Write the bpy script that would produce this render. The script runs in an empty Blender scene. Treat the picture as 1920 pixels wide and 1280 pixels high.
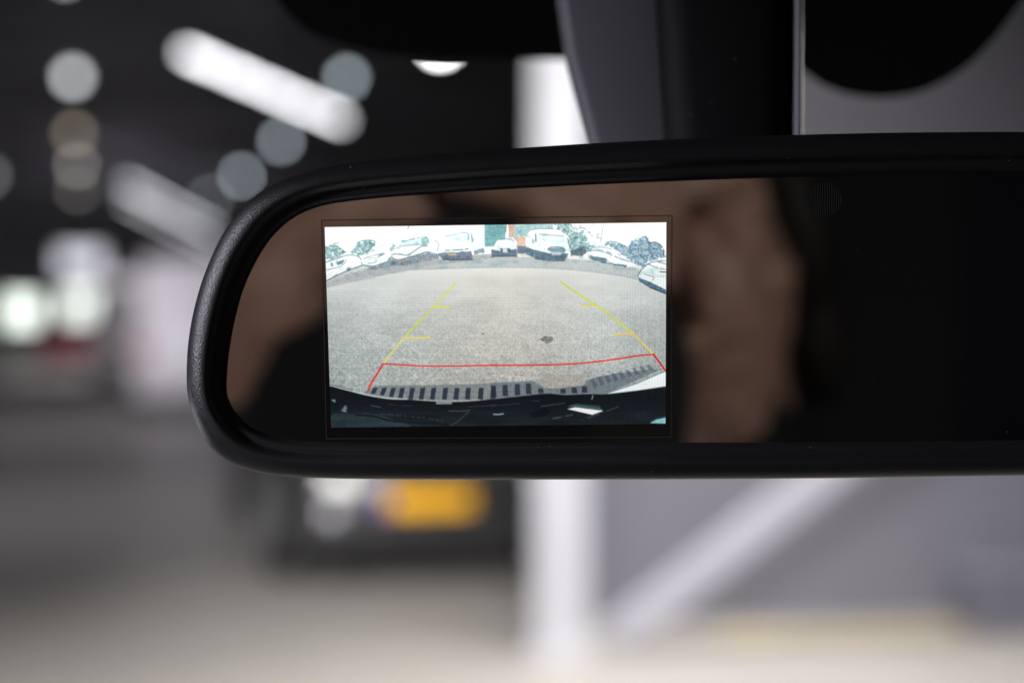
import bpy, bmesh, math, random
import numpy as np
from mathutils import Vector, Matrix
random.seed(7); rng = np.random.default_rng(7)
PI = math.pi
S = bpy.context.scene
C = S.collection

# ------------------------------------------------------------ camera
CAM = Vector((0, 0, 1.45)); FPX = 2666.7; PITCH = -math.atan(40 / FPX)
cd = bpy.data.cameras.new('camera_view'); cam = bpy.data.objects.new('camera_view', cd); C.objects.link(cam)
cam.location = CAM; cam.rotation_euler = (PI / 2 + PITCH, 0, 0)
cd.lens = 50; cd.sensor_width = 36; cd.clip_start = 0.02; cd.clip_end = 300
cd.dof.use_dof = True; cd.dof.focus_distance = 0.351; cd.dof.aperture_fstop = 4.05; cd.dof.aperture_blades = 0
S.camera = cam
# ------------------------------------------------------------ world, lamps and added fills, exposure
W = bpy.data.worlds.new('World'); S.world = W; W.use_nodes = True
W.node_tree.nodes['Background'].inputs[0].default_value = (0.55, 0.62, 1.0, 1)
W.node_tree.nodes['Background'].inputs[1].default_value = 0.018
S.view_settings.view_transform = 'Standard'; S.view_settings.look = 'None'
S.view_settings.exposure = 0; S.view_settings.gamma = 1; S.view_settings.use_curve_mapping = False
def area(name, loc, target, sx, sy, power, col=(1, 1, 1), spread=180):
    l = bpy.data.lights.new(name, 'AREA'); l.shape = 'RECTANGLE'; l.size = sx; l.size_y = sy
    l.energy = power; l.color = col; l.spread = math.radians(spread)
    o = bpy.data.objects.new(name, l); C.objects.link(o); o.location = loc
    o.rotation_euler = (Vector(target) - Vector(loc)).to_track_quat('-Z', 'Y').to_euler()
    return o
area('column_fill_light', (0.3, 0.9, 3.9), (0.5, 6.4, 0.2), 1.2, 0.5, 30, (0.97, 0.96, 1), 75)  # unseen flood added above the car to brighten column and floor
area('hall_lamp_near', (0.7, 4.8, 4.85), (0.5, 5.0, 0), 2.8, 0.6, 195, (1, 0.945, 0.90), 82)
area('plate_fill_light', (-1.6, 1.3, 3.3), (-1.0, 7.8, 0.55), 0.3, 0.3, 10, (1, 0.96, 0.92), 24)  # narrow unseen beam, added to brighten the licence plate
area('low_left_rim_fill', (-1.7, 1.5, 0.75), (-0.1, 0.36, 1.42), 0.3, 0.3, 7, (0.92, 0.9, 1))  # unseen, added for the bezel's lower left rim in place of hall bounce
area('van_fill_light', (-5.6, 12.0, 3.2), (-5.8, 24, 1.3), 1.2, 0.8, 95, (0.97, 0.93, 1), 60)  # added out of view to brighten the white vans
area('side_window_fill', (-2.4, -0.75, 2.22), (-0.1, 0.36, 1.45), 0.35, 0.7, 112, (0.9, 0.87, 1))  # unseen light added beyond the side opening for bezel highlight and reflected skin
area('windscreen_side_fill', (-2.1, 0.8, 2.4), (-0.1, 0.36, 1.45), 0.3, 0.6, 3, (0.9, 0.87, 1))  # extra unseen light put in for the bezel's upper left highlight
area('face_fill_light', (1.75, 1.9, 1.85), (0.1, -0.2, 1.4), 0.5, 0.5, 46, (1, 0.96, 0.92))  # unseen, added to light the reflected face and the stem edge
area('red_car_fill_light', (-9, 30, 4.6), (-10.5, 42, 0.2), 2.0, 1.0, 480, (1, 0.94, 0.97), 70)  # added facing away from view so the far red car shows
area('aisle_floor_fill', (-4.2, 9.0, 4.9), (-3.6, 13, 0), 2.0, 1.0, 62, (0.97, 0.94, 1), 120)  # unseen fill added to lift the mid aisle floor

# ------------------------------------------------------------ helpers
def lin(c): return c / 12.92 if c <= 0.04045 else ((c + 0.055) / 1.055) ** 2.4
def rgb(r, g, b): return (lin(r / 255), lin(g / 255), lin(b / 255), 1)
def mat(name, col, rough=0.5, metal=0.0, emit=None, estr=0, noise=0.0, nscale=6, bump=0.0, bscale=200, spec=0.5, bdist=0.001):
    m = bpy.data.materials.new(name); m.use_nodes = True
    nt = m.node_tree; N = nt.nodes; L = nt.links; b = N['Principled BSDF']
    b.inputs['Base Color'].default_value = col if len(col) == 4 else (*col, 1)
    b.inputs['Roughness'].default_value = rough; b.inputs['Metallic'].default_value = metal
    b.inputs['Specular IOR Level'].default_value = spec
    tc = N.new('ShaderNodeTexCoord')
    if noise:
        n = N.new('ShaderNodeTexNoise'); n.inputs['Scale'].default_value = nscale; n.inputs['Detail'].default_value = 6
        L.new(tc.outputs['Object'], n.inputs['Vector'])
        mr = N.new('ShaderNodeMapRange'); mr.inputs[1].default_value = 0.3; mr.inputs[2].default_value = 0.7
        mr.inputs[3].default_value = 1 - noise; mr.inputs[4].default_value = 1 + noise
        L.new(n.outputs[0], mr.inputs[0])
        mx = N.new('ShaderNodeVectorMath'); mx.operation = 'SCALE'; mx.inputs[0].default_value = col[:3]
        L.new(mr.outputs[0], mx.inputs['Scale']); L.new(mx.outputs[0], b.inputs['Base Color'])
    if bump:
        n = N.new('ShaderNodeTexNoise'); n.inputs['Scale'].default_value = bscale; n.inputs['Detail'].default_value = 3
        L.new(tc.outputs['Object'], n.inputs['Vector'])
        bp = N.new('ShaderNodeBump'); bp.inputs['Strength'].default_value = bump; bp.inputs['Distance'].default_value = bdist
        L.new(n.outputs[0], bp.inputs['Height']); L.new(bp.outputs[0], b.inputs['Normal'])
    if emit:
        b.inputs['Emission Color'].default_value = emit if len(emit) == 4 else (*emit, 1)
        b.inputs['Emission Strength'].default_value = estr
    return m
def link(name, bm, m, parent=None, smooth=False):
    me = bpy.data.meshes.new(name); bmesh.ops.recalc_face_normals(bm, faces=bm.faces[:]) if len(bm.faces) < 60000 else None
    bm.to_mesh(me); bm.free()
    o = bpy.data.objects.new(name, me); C.objects.link(o)
    if m: me.materials.append(m)
    if parent: o.parent = parent
    if smooth:
        for p in me.polygons: p.use_smooth = True
    return o
def shift(bm, v): bmesh.ops.translate(bm, verts=bm.verts[:], vec=v); return bm
def tag(o, label, cat, group=None, kind=None):
    if label: o['label'] = label
    if cat: o['category'] = cat
    if group: o['group'] = group
    if kind: o['kind'] = kind
    return o
def thing(name, label, cat, loc=(0, 0, 0), rz=0, group=None):
    o = bpy.data.objects.new(name, None); C.objects.link(o); o.empty_display_size = 0.1
    o.location = loc; o.rotation_euler = (0, 0, rz)
    return tag(o, label, cat, group)
def dup(root, loc, rz, label, scale=None):
    def cp(o, p):
        c = o.copy(); C.objects.link(c); c.parent = p
        for k in o.children: cp(k, c)
        return c
    r = cp(root, None); r.location = loc; r.rotation_euler = (0, 0, rz); r['label'] = label
    return r
def box(bm, x0, x1, y0, y1, z0, z1, bev=0, seg=2):
    r = bmesh.ops.create_cube(bm, size=1); vs = r['verts']
    for v in vs:
        v.co = Vector((x0 if v.co.x < 0 else x1, y0 if v.co.y < 0 else y1, z0 if v.co.z < 0 else z1))
    if bev:
        es = list({e for v in vs for e in v.link_edges})
        bmesh.ops.bevel(bm, geom=es, offset=bev, segments=seg, profile=0.5, affect='EDGES', clamp_overlap=True)
    return bm
def cyl(bm, p, q, r0, r1=None, n=32, caps=True):
    p = Vector(p); q = Vector(q); r1 = r0 if r1 is None else r1
    d = q - p; M = Matrix.Translation((p + q) / 2) @ d.to_track_quat('Z', 'Y').to_matrix().to_4x4()
    bmesh.ops.create_cone(bm, cap_ends=caps, segments=n, radius1=r0, radius2=r1, depth=d.length, matrix=M)
    return bm
def capsule(bm, p, q, r0, r1, n=16):
    p = Vector(p); q = Vector(q); cyl(bm, p, q, r0, r1, n)
    for c, r in ((p, r0), (q, r1)):
        bmesh.ops.create_uvsphere(bm, u_segments=n, v_segments=n // 2, radius=r, matrix=Matrix.Translation(c))
def ellip(bm, c, r, rot=None, n=24):
    M = Matrix.Translation(Vector(c)) @ (rot.to_4x4() if rot else Matrix.Identity(4)) @ Matrix.Diagonal((*r, 1))
    bmesh.ops.create_uvsphere(bm, u_segments=n, v_segments=n // 2, radius=1, matrix=M)
cp_, sp_ = math.cos(PITCH), math.sin(PITCH)
def ray(px, py):
    x = (px - 960) / FPX; z = (640 - py) / FPX
    return Vector((x, cp_ - z * sp_, sp_ + z * cp_))          # depth 1 along the view axis
def at(px, py, d): return CAM + ray(px, py) * d
# mirror plane: faces the photographer, a touch to the left and down
FN = ray(880, 530).normalized(); PD = 0.350
def on(px, py, z=0.0):                                         # photo point laid on the glass plane, z metres towards the viewer
    r = ray(px, py); return CAM + r * (PD / FN.dot(r)) - FN * z
def behind(px, py, d):                                         # where a thing stands that the glass shows at px,py
    P = at(px, py, d); k = (P - CAM).dot(FN) - PD
    return P - 2 * k * FN
def cr(pts, n, closed=True):                                   # Catmull-Rom through points
    P = [np.array(p, float) for p in pts]; m = len(P); out = []
    for i in range(m if closed else m - 1):
        if closed: a, b, c, d = P[i - 1], P[i], P[(i + 1) % m], P[(i + 2) % m]
        else: a, b, c, d = P[max(i - 1, 0)], P[i], P[i + 1], P[min(i + 2, m - 1)]
        t1 = max(np.linalg.norm(b - a), 1e-9) ** .5; t2 = max(np.linalg.norm(c - b), 1e-9) ** .5; t3 = max(np.linalg.norm(d - c), 1e-9) ** .5
        m1 = (c - b) + t2 * ((b - a) / t1 - (c - a) / (t1 + t2)) if np.linalg.norm(b - a) > 1e-9 else (c - b)
        m2 = (c - b) + t2 * ((d - c) / t3 - (d - b) / (t2 + t3)) if np.linalg.norm(d - c) > 1e-9 else (c - b)
        for k in range(n):
            t = k / n; out.append((2*t**3-3*t**2+1)*b + (t**3-2*t**2+t)*m1 + (-2*t**3+3*t**2)*c + (t**3-t**2)*m2)
    if not closed: out.append(P[-1])
    return out

# ------------------------------------------------------------ the hall
m_floor = mat('hall_concrete', (0.28, 0.265, 0.256), 0.42, noise=0.12, nscale=0.7, bump=0.15, bscale=30)
m_wall = mat('lilac_grey_wall_paint', (0.172, 0.17, 0.21), 0.7, noise=0.08, nscale=0.8)
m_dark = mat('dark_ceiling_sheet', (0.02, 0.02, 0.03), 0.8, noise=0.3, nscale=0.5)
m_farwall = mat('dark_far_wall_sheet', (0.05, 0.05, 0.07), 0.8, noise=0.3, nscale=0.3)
m_white = mat('white_steel_paint', (0.53, 0.535, 0.58), 0.45, noise=0.04, nscale=3)
bm = bmesh.new(); box(bm, -40, 25, -8, 75, -0.2, 0); tag(link('floor', bm, m_floor), None, None, kind='structure')
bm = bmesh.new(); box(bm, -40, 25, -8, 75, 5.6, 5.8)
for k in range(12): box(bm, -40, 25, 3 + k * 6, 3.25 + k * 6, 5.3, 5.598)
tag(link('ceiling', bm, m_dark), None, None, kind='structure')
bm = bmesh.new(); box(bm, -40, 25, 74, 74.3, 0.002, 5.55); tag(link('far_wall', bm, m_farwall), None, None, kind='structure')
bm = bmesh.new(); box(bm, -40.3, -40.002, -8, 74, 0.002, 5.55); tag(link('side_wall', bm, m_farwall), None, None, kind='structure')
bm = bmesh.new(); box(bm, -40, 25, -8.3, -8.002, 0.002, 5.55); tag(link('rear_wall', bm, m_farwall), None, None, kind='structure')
# partition wall to the right, just behind the column
bm = bmesh.new(); box(bm, 0, 11, 0, 0.12, 0.002, 5.25)
for k in range(11): box(bm, 0.6 + k, 0.63 + k, -0.004, 0, 0.16, 5.25)
bm.free(); bm = bmesh.new(); box(bm, 0, 11, 0, 0.12, 0.002, 1.62)
for k in range(11): box(bm, 0.6 + k, 0.63 + k, -0.004, -0.0005, 0.16, 1.60)
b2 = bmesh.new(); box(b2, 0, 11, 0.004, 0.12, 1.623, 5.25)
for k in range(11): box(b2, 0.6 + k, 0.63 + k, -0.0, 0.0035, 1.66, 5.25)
up = link('upper_wall', b2, mat('darkened_wall_paint', (0.075, 0.072, 0.086), .6, noise=.1, nscale=.8)); up.location = (0.36, 6.85, 0); up.rotation_euler = (0, 0, math.radians(3)); tag(up, None, None, kind='structure')  # darker colour painted in for light fading up the wall
wl = link('partition_wall', bm, m_wall); wl.location = (0.36, 6.85, 0); wl.rotation_euler = (0, 0, math.radians(3)); tag(wl, None, None, kind='structure')
def flr(px, py):
    r = ray(px, py); k = CAM.z / -r.z; p = CAM + r * k; return p
# yellow floor stripe
m_yel = mat('worn_yellow_floor_paint', (0.62, 0.47, 0.16), 0.5, noise=0.15, nscale=4)
a = flr(1350, 1195); b = flr(2300, 1165); t = (b - a).normalized(); nn = Vector((-t.y, t.x, 0)) * 0.055
bm = bmesh.new(); vs = [bm.verts.new(Vector((p.x, p.y, 0.004))) for p in (a - nn, b - nn, b + nn, a + nn)]; bm.faces.new(vs)
tag(link('floor_stripe', bm, m_yel), None, None, kind='structure')

# steel column
pb = flr(1050, 1212)
col = thing('steel_column', 'white steel column standing on the hall floor behind the mirror', 'column', (pb.x, pb.y, 0))
bm = bmesh.new(); w = 0.118
box(bm, -w, w, -0.13, -0.112, 0.02, 5.28); box(bm, -w, w, 0.112, 0.13, 0.02, 5.28); box(bm, -0.008, 0.008, -0.1115, 0.1115, 0.02, 5.28)
link('shaft', bm, m_white, col)
bm = bmesh.new(); box(bm, -0.15, 0.15, -0.16, 0.16, 0.0, 0.0195, 0.003)
link('base_plate', bm, m_white, col)
bm = bmesh.new()
for x in (-.13, .13):
    for y in (-.14, .14): cyl(bm, (x, y, 0.0197), (x, y, 0.045), 0.014, n=6)
bl = link('anchor_bolts', bm, mat('zinc', (0.5, 0.5, 0.52), 0.4, 1), col)
# diagonal brace leaning from the column foot to the right
m_brace = mat('pale_grey_steel_paint', (0.42, 0.415, 0.48), 0.5, noise=0.05, nscale=3)
p0 = at(1145, 1212, pb.y - 0.05); p1 = at(1590, 870, pb.y - 0.1); dr = (p1 - p0); p0 = p0 + dr * 0.02; p1 = p0 + dr * 4.2
p0.z = max(p0.z, 0.06)
bm = bmesh.new(); L_ = (p1 - p0).length; box(bm, -0.072, 0.072, -0.03, 0.03, 0, L_, 0.012)
br = tag(link('diagonal_brace', bm, m_brace), 'pale grey steel brace slanting up right from the column foot', 'brace')
br.location = p0; br.rotation_euler = dr.to_track_quat('Z', 'Y').to_euler()
# rotate so the wide face looks at us
br.rotation_euler = Matrix((( (dr.normalized().cross(Vector((0,1,0)))*-1).normalized().x, 0, dr.normalized().x), (0, 1, dr.normalized().y), ((dr.normalized().cross(Vector((0,1,0)))*-1).normalized().z, 0, dr.normalized().z))).to_euler()
# crate at wall
m_blue = mat('slate_blue_plastic', (0.17, 0.17, 0.22), 0.6, noise=0.1)
cf = at(1880, 1110, 6.75); cr_t = thing('storage_crate', 'low slate blue crate at the foot of the grey wall', 'crate', (cf.x, 6.72, 0))
bm = bmesh.new(); box(bm, -0.22, 0.22, -0.15, -0.135, 0.02, 0.26); box(bm, -0.22, 0.22, 0.135, 0.15, 0.02, 0.26)
box(bm, -0.22, -0.205, -0.1345, 0.1345, 0.02, 0.26); box(bm, 0.205, 0.22, -0.1345, 0.1345, 0.02, 0.26); box(bm, -0.2045, 0.2045, -0.1345, 0.1345, 0.02, 0.035)
link('tub', bm, m_blue, cr_t)
bm = bmesh.new(); box(bm, -0.235, 0.235, -0.165, 0.165, 0.2605, 0.285, 0.004); link('lid', bm, m_blue, cr_t)

# ------------------------------------------------------------ lamps
HC = 3.62                                                      # lamp height above the camera
def lampxy(px, py, h=HC):
    r = ray(px, py); k = h / r.z; return CAM + r * k
m_hous = mat('lamp_housing_grey', (0.2, 0.2, 0.22), 0.5)
def round_lamp(label, px, py, rad, col, e, h=HC):
    p = lampxy(px, py, h)
    t = thing('ceiling_lamp', label, 'lamp', p, 0, 'round ceiling lamps')
    bm = bmesh.new(); ellip(bm, (0, 0, 0), (rad, rad, rad * .9)); link('bulb', bm, mat('lit_bulb', (.5, .5, .5), .5, emit=col, estr=e), t, True)
    bm = bmesh.new(); cyl(bm, (0, 0, rad * .8), (0, 0, rad * 2.6), rad * 1.15, rad * .5, 20); link('lamp_housing', bm, m_hous, t, False)
    bm = bmesh.new(); cyl(bm, (0, 0, rad * 2.6), (0, 0, 5.29 - p.z), 0.012, n=8); link('rod', bm, m_hous, t)
    return t
cool = (0.80, 0.90, 1.0)
round_lamp('round lamp touching the lower right end of the long lamp row', 650, 147, .085, cool, 4.4)
round_lamp('grey lamp just below the long bright lamp row', 527, 265, .095, cool, 5)
round_lamp('grey lamp just above the top left corner of the mirror', 453, 330, .10, cool, 6)
round_lamp('faintest round lamp above the mirror corner, beside the dim lamp row', 395, 372, .10, cool, 2.6)
round_lamp('brightest round lamp at the left, topmost of the vertical column of lamps', 136, 145, .10, (1, 1, 1.05), 4.6)
round_lamp('warm brown lamp second from the top of the left column', 139, 250, .10, (1, .82, .62), 2.0)
round_lamp('dim brown lamp third from the top of the left column', 144, 312, .10, (1, .88, .72), 1.6)
round_lamp('very dim brown lamp lowest of the left column', 145, 358, .10, (1, .9, .8), 1.3)
round_lamp('bright white lamp half hidden under the black windscreen border', 825, 84, .13, (1, 1, 1.03), 22)
round_lamp('lamp cut by the top edge of the picture above the left column', 122, -44, .07, (1, 1, 1), 4)
round_lamp('pale grey lamp cut off by the left picture edge', -22, 330, .13, (.9, .9, 1), 1.6)
# linear luminaires
def lumi(ln, e, col):
    t = thing('tube_lamp', '', 'lamp')
    bm = bmesh.new(); box(bm, -0.05, 0.05, -ln / 2, ln / 2, -0.035, 0.035, 0.02, 3); link('diffuser', bm, mat('lit_tube', (.8, .8, .8), .4, emit=col, estr=e), t)
    bm = bmesh.new(); box(bm, -0.07, 0.07, -ln / 2 - .02, ln / 2 + .02, 0.037, 0.10, 0.01); link('lamp_housing', bm, m_hous, t)
    bm = bmesh.new()
    cyl(bm, (0, 0, 0.1), (0, 0, 5.29 - CAM.z - HC), 0.012, n=6)
    link('hanger', bm, m_hous, t)
    return t
def row(a, b, n, e, col, group, labels, fill=.82):
    A = lampxy(*a); B = lampxy(*b); d = (B - A) / n; ang = math.atan2(d.y, d.x) - PI / 2; first = None
    for i in range(n):
        c = A + d * (i + .5)
        if first is None:
            first = lumi(d.length * fill, e, col); first['group'] = group; first.location = c; first.rotation_euler = (0, 0, ang); first['label'] = labels[i]
        else: dup(first, c, ang, labels[i])
row((342, 96), (645, 228), 5, 7.5, (.97, .95, 1), 'tube lamps in the long bright row',
    ['bright tube lamp at the upper left end of the long row', 'bright tube lamp second from the upper left end of the long row', 'bright tube lamp in the middle of the long row',
     'bright tube lamp next to the lower right end of the long row', 'bright tube lamp at the lower right end of the long row'])
row((235, 345), (400, 432), 4, 3.6, (.95, .93, 1), 'tube lamps in the dim far row',
    ['dim far tube lamp at the left end of its row', 'dim far tube lamp second from the left of its row', 'dim far tube lamp third from the left of its row', 'dim far tube lamp at the right end near the mirror frame'], .9)
row((235, 375), (420, 470), 4, 2.0, (.95, .93, 1), 'tube lamps in the lowest far row',
    ['faint tube lamp leftmost of the lowest far row', 'faint tube lamp second from the left of the lowest far row', 'faint tube lamp third from the left of the lowest far row', 'faint tube lamp rightmost of the lowest far row'], .9)

# ------------------------------------------------------------ lit windows at the far end
def window(px, py, wpx, hpx, label, col, e, d=73.6):
    p = at(px, py, d); w = wpx / FPX * d / 2; h = hpx / FPX * d / 2
    t = thing('lit_window', label, 'window', (p.x, d + .25, p.z - h), 0, 'lit windows in the far wall')
    bm = bmesh.new(); box(bm, -w, w, -.02, .0, 0, 2 * h); link('pane', bm, mat('glowing_pane', (.5, .5, .5), .3, emit=col, estr=e), t)
    bm = bmesh.new(); f = .12
    box(bm, -w - f, -w - .002, -.1, .05, -f, 2 * h + f); box(bm, w + .002, w + f, -.1, .05, -f, 2 * h + f)
    box(bm, -w, w, -.1, .05, 2 * h + .002, 2 * h + f); box(bm, -w, w, -.1, .05, -f, -.002); box(bm, -.03, .03, -.08, -.021, 0, 2 * h)
    link('window_frame', bm, m_farwall, t)
window(38, 583, 60, 50, 'glowing greenish white window at the left edge beside the far red car', (.93, 1, .92), 2.9)
window(152, 572, 66, 52, 'glowing white window right of the leftmost one', (.95, 1, .94), 2.3)
window(150, 490, 80, 40, 'wide lilac white window above the other two', (.9, .88, 1), 1.5)

# ------------------------------------------------------------ vehicles
m_tyre = mat('tyre_rubber', (0.02, 0.02, 0.02), 0.8, bump=.3, bscale=60)
m_rim = mat('wheel_alloy', (0.45, 0.45, 0.47), 0.35, 0.9)
m_gls = mat('car_window_glass', (0.012, 0.014, 0.016), 0.06)
m_trim = mat('black_car_trim', (0.02, 0.02, 0.022), 0.5)
def vehicle(name, label, cat, paint, st, group=None, axles=(-1.25, 1.3), rw=.32, wind=(-.95, -.3), side=(-.25, 1.4), lampz=.6, lampe=0, plate=False, lamps='head'):
    t = thing(name, label, cat, (0, 0, 0), 0, group)
    ys = [s[0] for s in st]
    def f(y, k): return float(np.interp(y, ys, [s[k] for s in st]))
    zb = lambda y: f(y, 1); zt = lambda y: f(y, 2); w = lambda y: f(y, 3); tw = lambda y: f(y, 4)
    belt = lambda y: min(f(y, 5), zt(y) - .03)
    def ringpts(y):
        b, tp, W_, T, e = zb(y), zt(y), w(y), tw(y), belt(y)
        half = [(W_ * .85, b), (W_ * .96, b + .04), (W_, b + .14), (W_ * 1.0, (b + e) / 2), (W_ * .985, e - .04), (W_ * .96, e), ]
        T = min(T, W_ * .94)
        half += [(T + (W_ * .96 - T) * .5, (e + tp) / 2), (T, tp - .03 * (tp - e) / .4 - .01), (T * .93, tp - .004), (T * .5, tp + .01)]
        return half + [(-x, z) for x, z in reversed(half)]
    Y = []
    for i in range(len(ys) - 1): Y += list(np.linspace(ys[i], ys[i + 1], 4)[:-1])
    Y.append(ys[-1])
    bm = bmesh.new(); rings = [[bm.verts.new((x, y, z)) for x, z in ringpts(y)] for y in Y]
    n = len(rings[0])
    for i in range(len(rings) - 1):
        for j in range(n): bm.faces.new((rings[i][j], rings[i][(j + 1) % n], rings[i + 1][(j + 1) % n], rings[i + 1][j]))
    bm.faces.new(rings[0]); bm.faces.new(rings[-1])
    o = link('body', bm, paint, t, True)
    # windscreen follows the slope
    def strip(y0, y1, k, nm):
        bm = bmesh.new(); R = []
        for y in np.linspace(y0, y1, 6):
            R.append([bm.verts.new((u * min(tw(y), w(y) * .94) * k, y - .008, zt(y) + .014 + (.004 if abs(u) < .6 else -.002))) for u in np.linspace(-1, 1, 7)])
        for i in range(5):
            for j in range(6): bm.faces.new((R[i][j], R[i][j + 1], R[i + 1][j + 1], R[i + 1][j]))
        return link(nm, bm, m_gls, t, True)
    strip(wind[0], wind[1], .92, 'windscreen')
    for s in (-1, 1):
        bm = bmesh.new(); R = []
        for y in np.linspace(side[0], side[1], 7):
            T = min(tw(y), w(y) * .94); W_ = w(y) * .96; e = belt(y) + .03; tp = zt(y) - .1
            R.append([bm.verts.new((s * (W_ + (T - W_) * (z - belt(y)) / max(zt(y) - belt(y), .05) + .012), y, z)) for z in np.linspace(e, max(tp, e + .02), 3)])
        for i in range(6):
            for j in range(2): bm.faces.new((R[i][j], R[i][j + 1], R[i + 1][j + 1], R[i + 1][j]))
        link('side_window', bm, m_gls, t)
        bm = bmesh.new(); yy = wind[1] - .45; xx = w(yy) * .96
        box(bm, s * (xx + .03) - .02, s * (xx + .16) + .02, yy - .04, yy + .04, belt(yy) + .02, belt(yy) + .17, .02); link('wing_mirror', bm, paint, t)
    # wheels
    for ay in axles:
        for s in (-1, 1):
            x = s * (w(ay) - .10)
            bm = bmesh.new(); cyl(bm, (s * (w(ay) - .1), ay, rw + .01), (s * (w(ay) + .003), ay, rw + .01), rw * 1.17, n=40); link('wheel_arch', bm, m_trim, t)
            wh = bpy.data.objects.new('wheel', None); C.objects.link(wh); wh.parent = t; wh.location = (x, ay, rw)
            bm = bmesh.new(); cyl(bm, (-.1, 0, 0), (.125, 0, 0), rw, n=40) if s > 0 else cyl(bm, (-.125, 0, 0), (.1, 0, 0), rw, n=40); link('tyre', bm, m_tyre, wh, False)
            bm = bmesh.new(); xo = s * .127
            cyl(bm, (xo, 0, 0), (xo + s * .012, 0, 0), rw * .18, n=16)
            for k in range(5):
                a_ = k * 2 * PI / 5; c_, s_ = math.cos(a_), math.sin(a_)
                cyl(bm, (xo + s * .004, c_ * rw * .15, s_ * rw * .15), (xo + s * .004, c_ * rw * .62, s_ * rw * .62), .03, n=8)
            bmesh.ops.create_cone(bm, cap_ends=False, segments=32, radius1=rw * .66, radius2=rw * .62, depth=.02, matrix=Matrix.Translation((xo + s * .006, 0, 0)) @ Matrix.Rotation(PI / 2, 4, 'Y'))
            link('rim', bm, m_rim, wh)
    y0 = ys[0]
    wf = w(y0 + .08)
    for s in (-1, 1):
        bm = bmesh.new(); box(bm, s * wf * .74 - .06, s * wf * .74 + .06, y0 - .015, y0 + .14, lampz - .048, lampz + .048, .03, 3)
        link('headlight' if lamps == 'head' else 'tail_light', bm, mat('headlight_glass', (.6, .6, .62), .1, emit=(1, .96, .93), estr=lampe) if lamps == 'head' else mat('tail_glass', (.4, .01, .01), .2, emit=(1, .05, .05), estr=.3), t, False)
    bm = bmesh.new(); box(bm, -wf * .4, wf * .4, y0 - .012, y0 + .05, lampz - .07, lampz + .04, .012)
    for k in range(3): box(bm, -wf * .38, wf * .38, y0 - .02, y0 - .0125, lampz - .05 + k * .032, lampz - .043 + k * .032)
    link('grille', bm, m_trim, t)
    bm = bmesh.new(); box(bm, -wf * .98, wf * .98, y0 - .03, y0 + .3, zb(y0) - .03, zb(y0) + .11, .03, 3); link('bumper', bm, m_trim if cat != 'car' or lamps != 'head' else paint, t)
    if plate:
        pl = bmesh.new(); box(pl, -.36, .16, y0 - .05, y0 - .032, lampz - .175, lampz - .065, .004)
        pp = link('licence_plate', pl, mat('yellow_plate', (1.0, 0.50, 0.0), .4), t)
        pl = bmesh.new(); box(pl, -.357, -.295, y0 - .053, y0 - .0505, lampz - .171, lampz - .069); link('blue_strip', pl, mat('blue_plate_strip', (0.02, 0.06, .42), .4), pp)
        for s in (-1, 1):
            bm = bmesh.new(); cyl(bm, (s * wf * .80, y0 - .05, lampz - .17), (s * wf * .80, y0 - .02, lampz - .17), .038, n=24)
            link('fog_light', bm, mat('fog_glass', (.6, .6, .65), .1, emit=(.9, .88, 1), estr=lampe * .22), t)
    return t
hatch = [(-2.0, .28, .66, .66, .50, .60), (-1.9, .22, .76, .78, .60, .68), (-1.5, .20, .90, .84, .68, .80), (-.98, .20, 1.0, .87, .70, .92), (-.3, .20, 1.40, .88, .60, .94), (.3, .20, 1.47, .88, .60, .95),
         (1.0, .20, 1.45, .88, .60, .96), (1.6, .20, 1.34, .86, .56, .98), (1.9, .24, 1.02, .82, .58, .92), (2.0, .30, .84, .76, .60, .78)]
van = [(-2.5, .35, .95, .82, .66, .9), (-2.4, .28, 1.10, .92, .76, 1.0), (-1.75, .26, 1.32, .97, .80, 1.2), (-1.1, .26, 2.10, .98, .80, 1.25), (-.6, .26, 2.36, .98, .84, 1.25), (1.2, .26, 2.40, .98, .86, 1.25), (2.35, .26, 2.38, .97, .86, 1.25), (2.5, .32, 2.25, .94, .84, 1.2)]
m_black = mat('black_car_paint', (0.022, 0.022, 0.026), 0.30)
m_wv = mat('white_van_paint', (0.62, 0.59, 0.62), 0.35)
m_red = mat('red_car_paint', (0.20, 0.010, 0.025), 0.3)
c1 = vehicle('parked_car', 'black hatchback with a yellow licence plate, partly behind the mirror', 'car', m_black, hatch, 'vehicles parked along the hall', lampz=.60, lampe=1.3, plate=True)
c1.location = (-0.90, 9.62, 0); c1.rotation_euler = (0, 0, math.radians(15))
v1 = vehicle('parked_van', 'white van standing behind the black hatchback at the mirror edge', 'van', m_wv, van, 'vehicles parked along the hall', axles=(-1.6, 1.55), rw=.34, wind=(-1.72, -1.08), side=(-.95, -.1), lampz=.85)
v1.location = (-5.35, 24, 0); v1.rotation_euler = (0, 0, math.radians(194))
for s in (-1, 1):
    bm = bmesh.new(); box(bm, s * .84 - .06, s * .84 + .06, 2.47, 2.53, .85, 1.15, .01); link('tail_light', bm, mat('red_tail_glass', (.45, .01, .01), .2), v1)
v2 = dup(v1, (-8.9, 34, 0), math.radians(192), 'white van farther down the row, just left of the nearer van')
c2 = vehicle('parked_car', 'far red car below the two glowing windows at the left', 'car', m_red, hatch, 'vehicles parked along the hall', lampz=.60)
p = flr(112, 684); c2.location = (p.x, p.y + 2, 0); c2.rotation_euler = (0, 0, math.radians(5))

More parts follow.
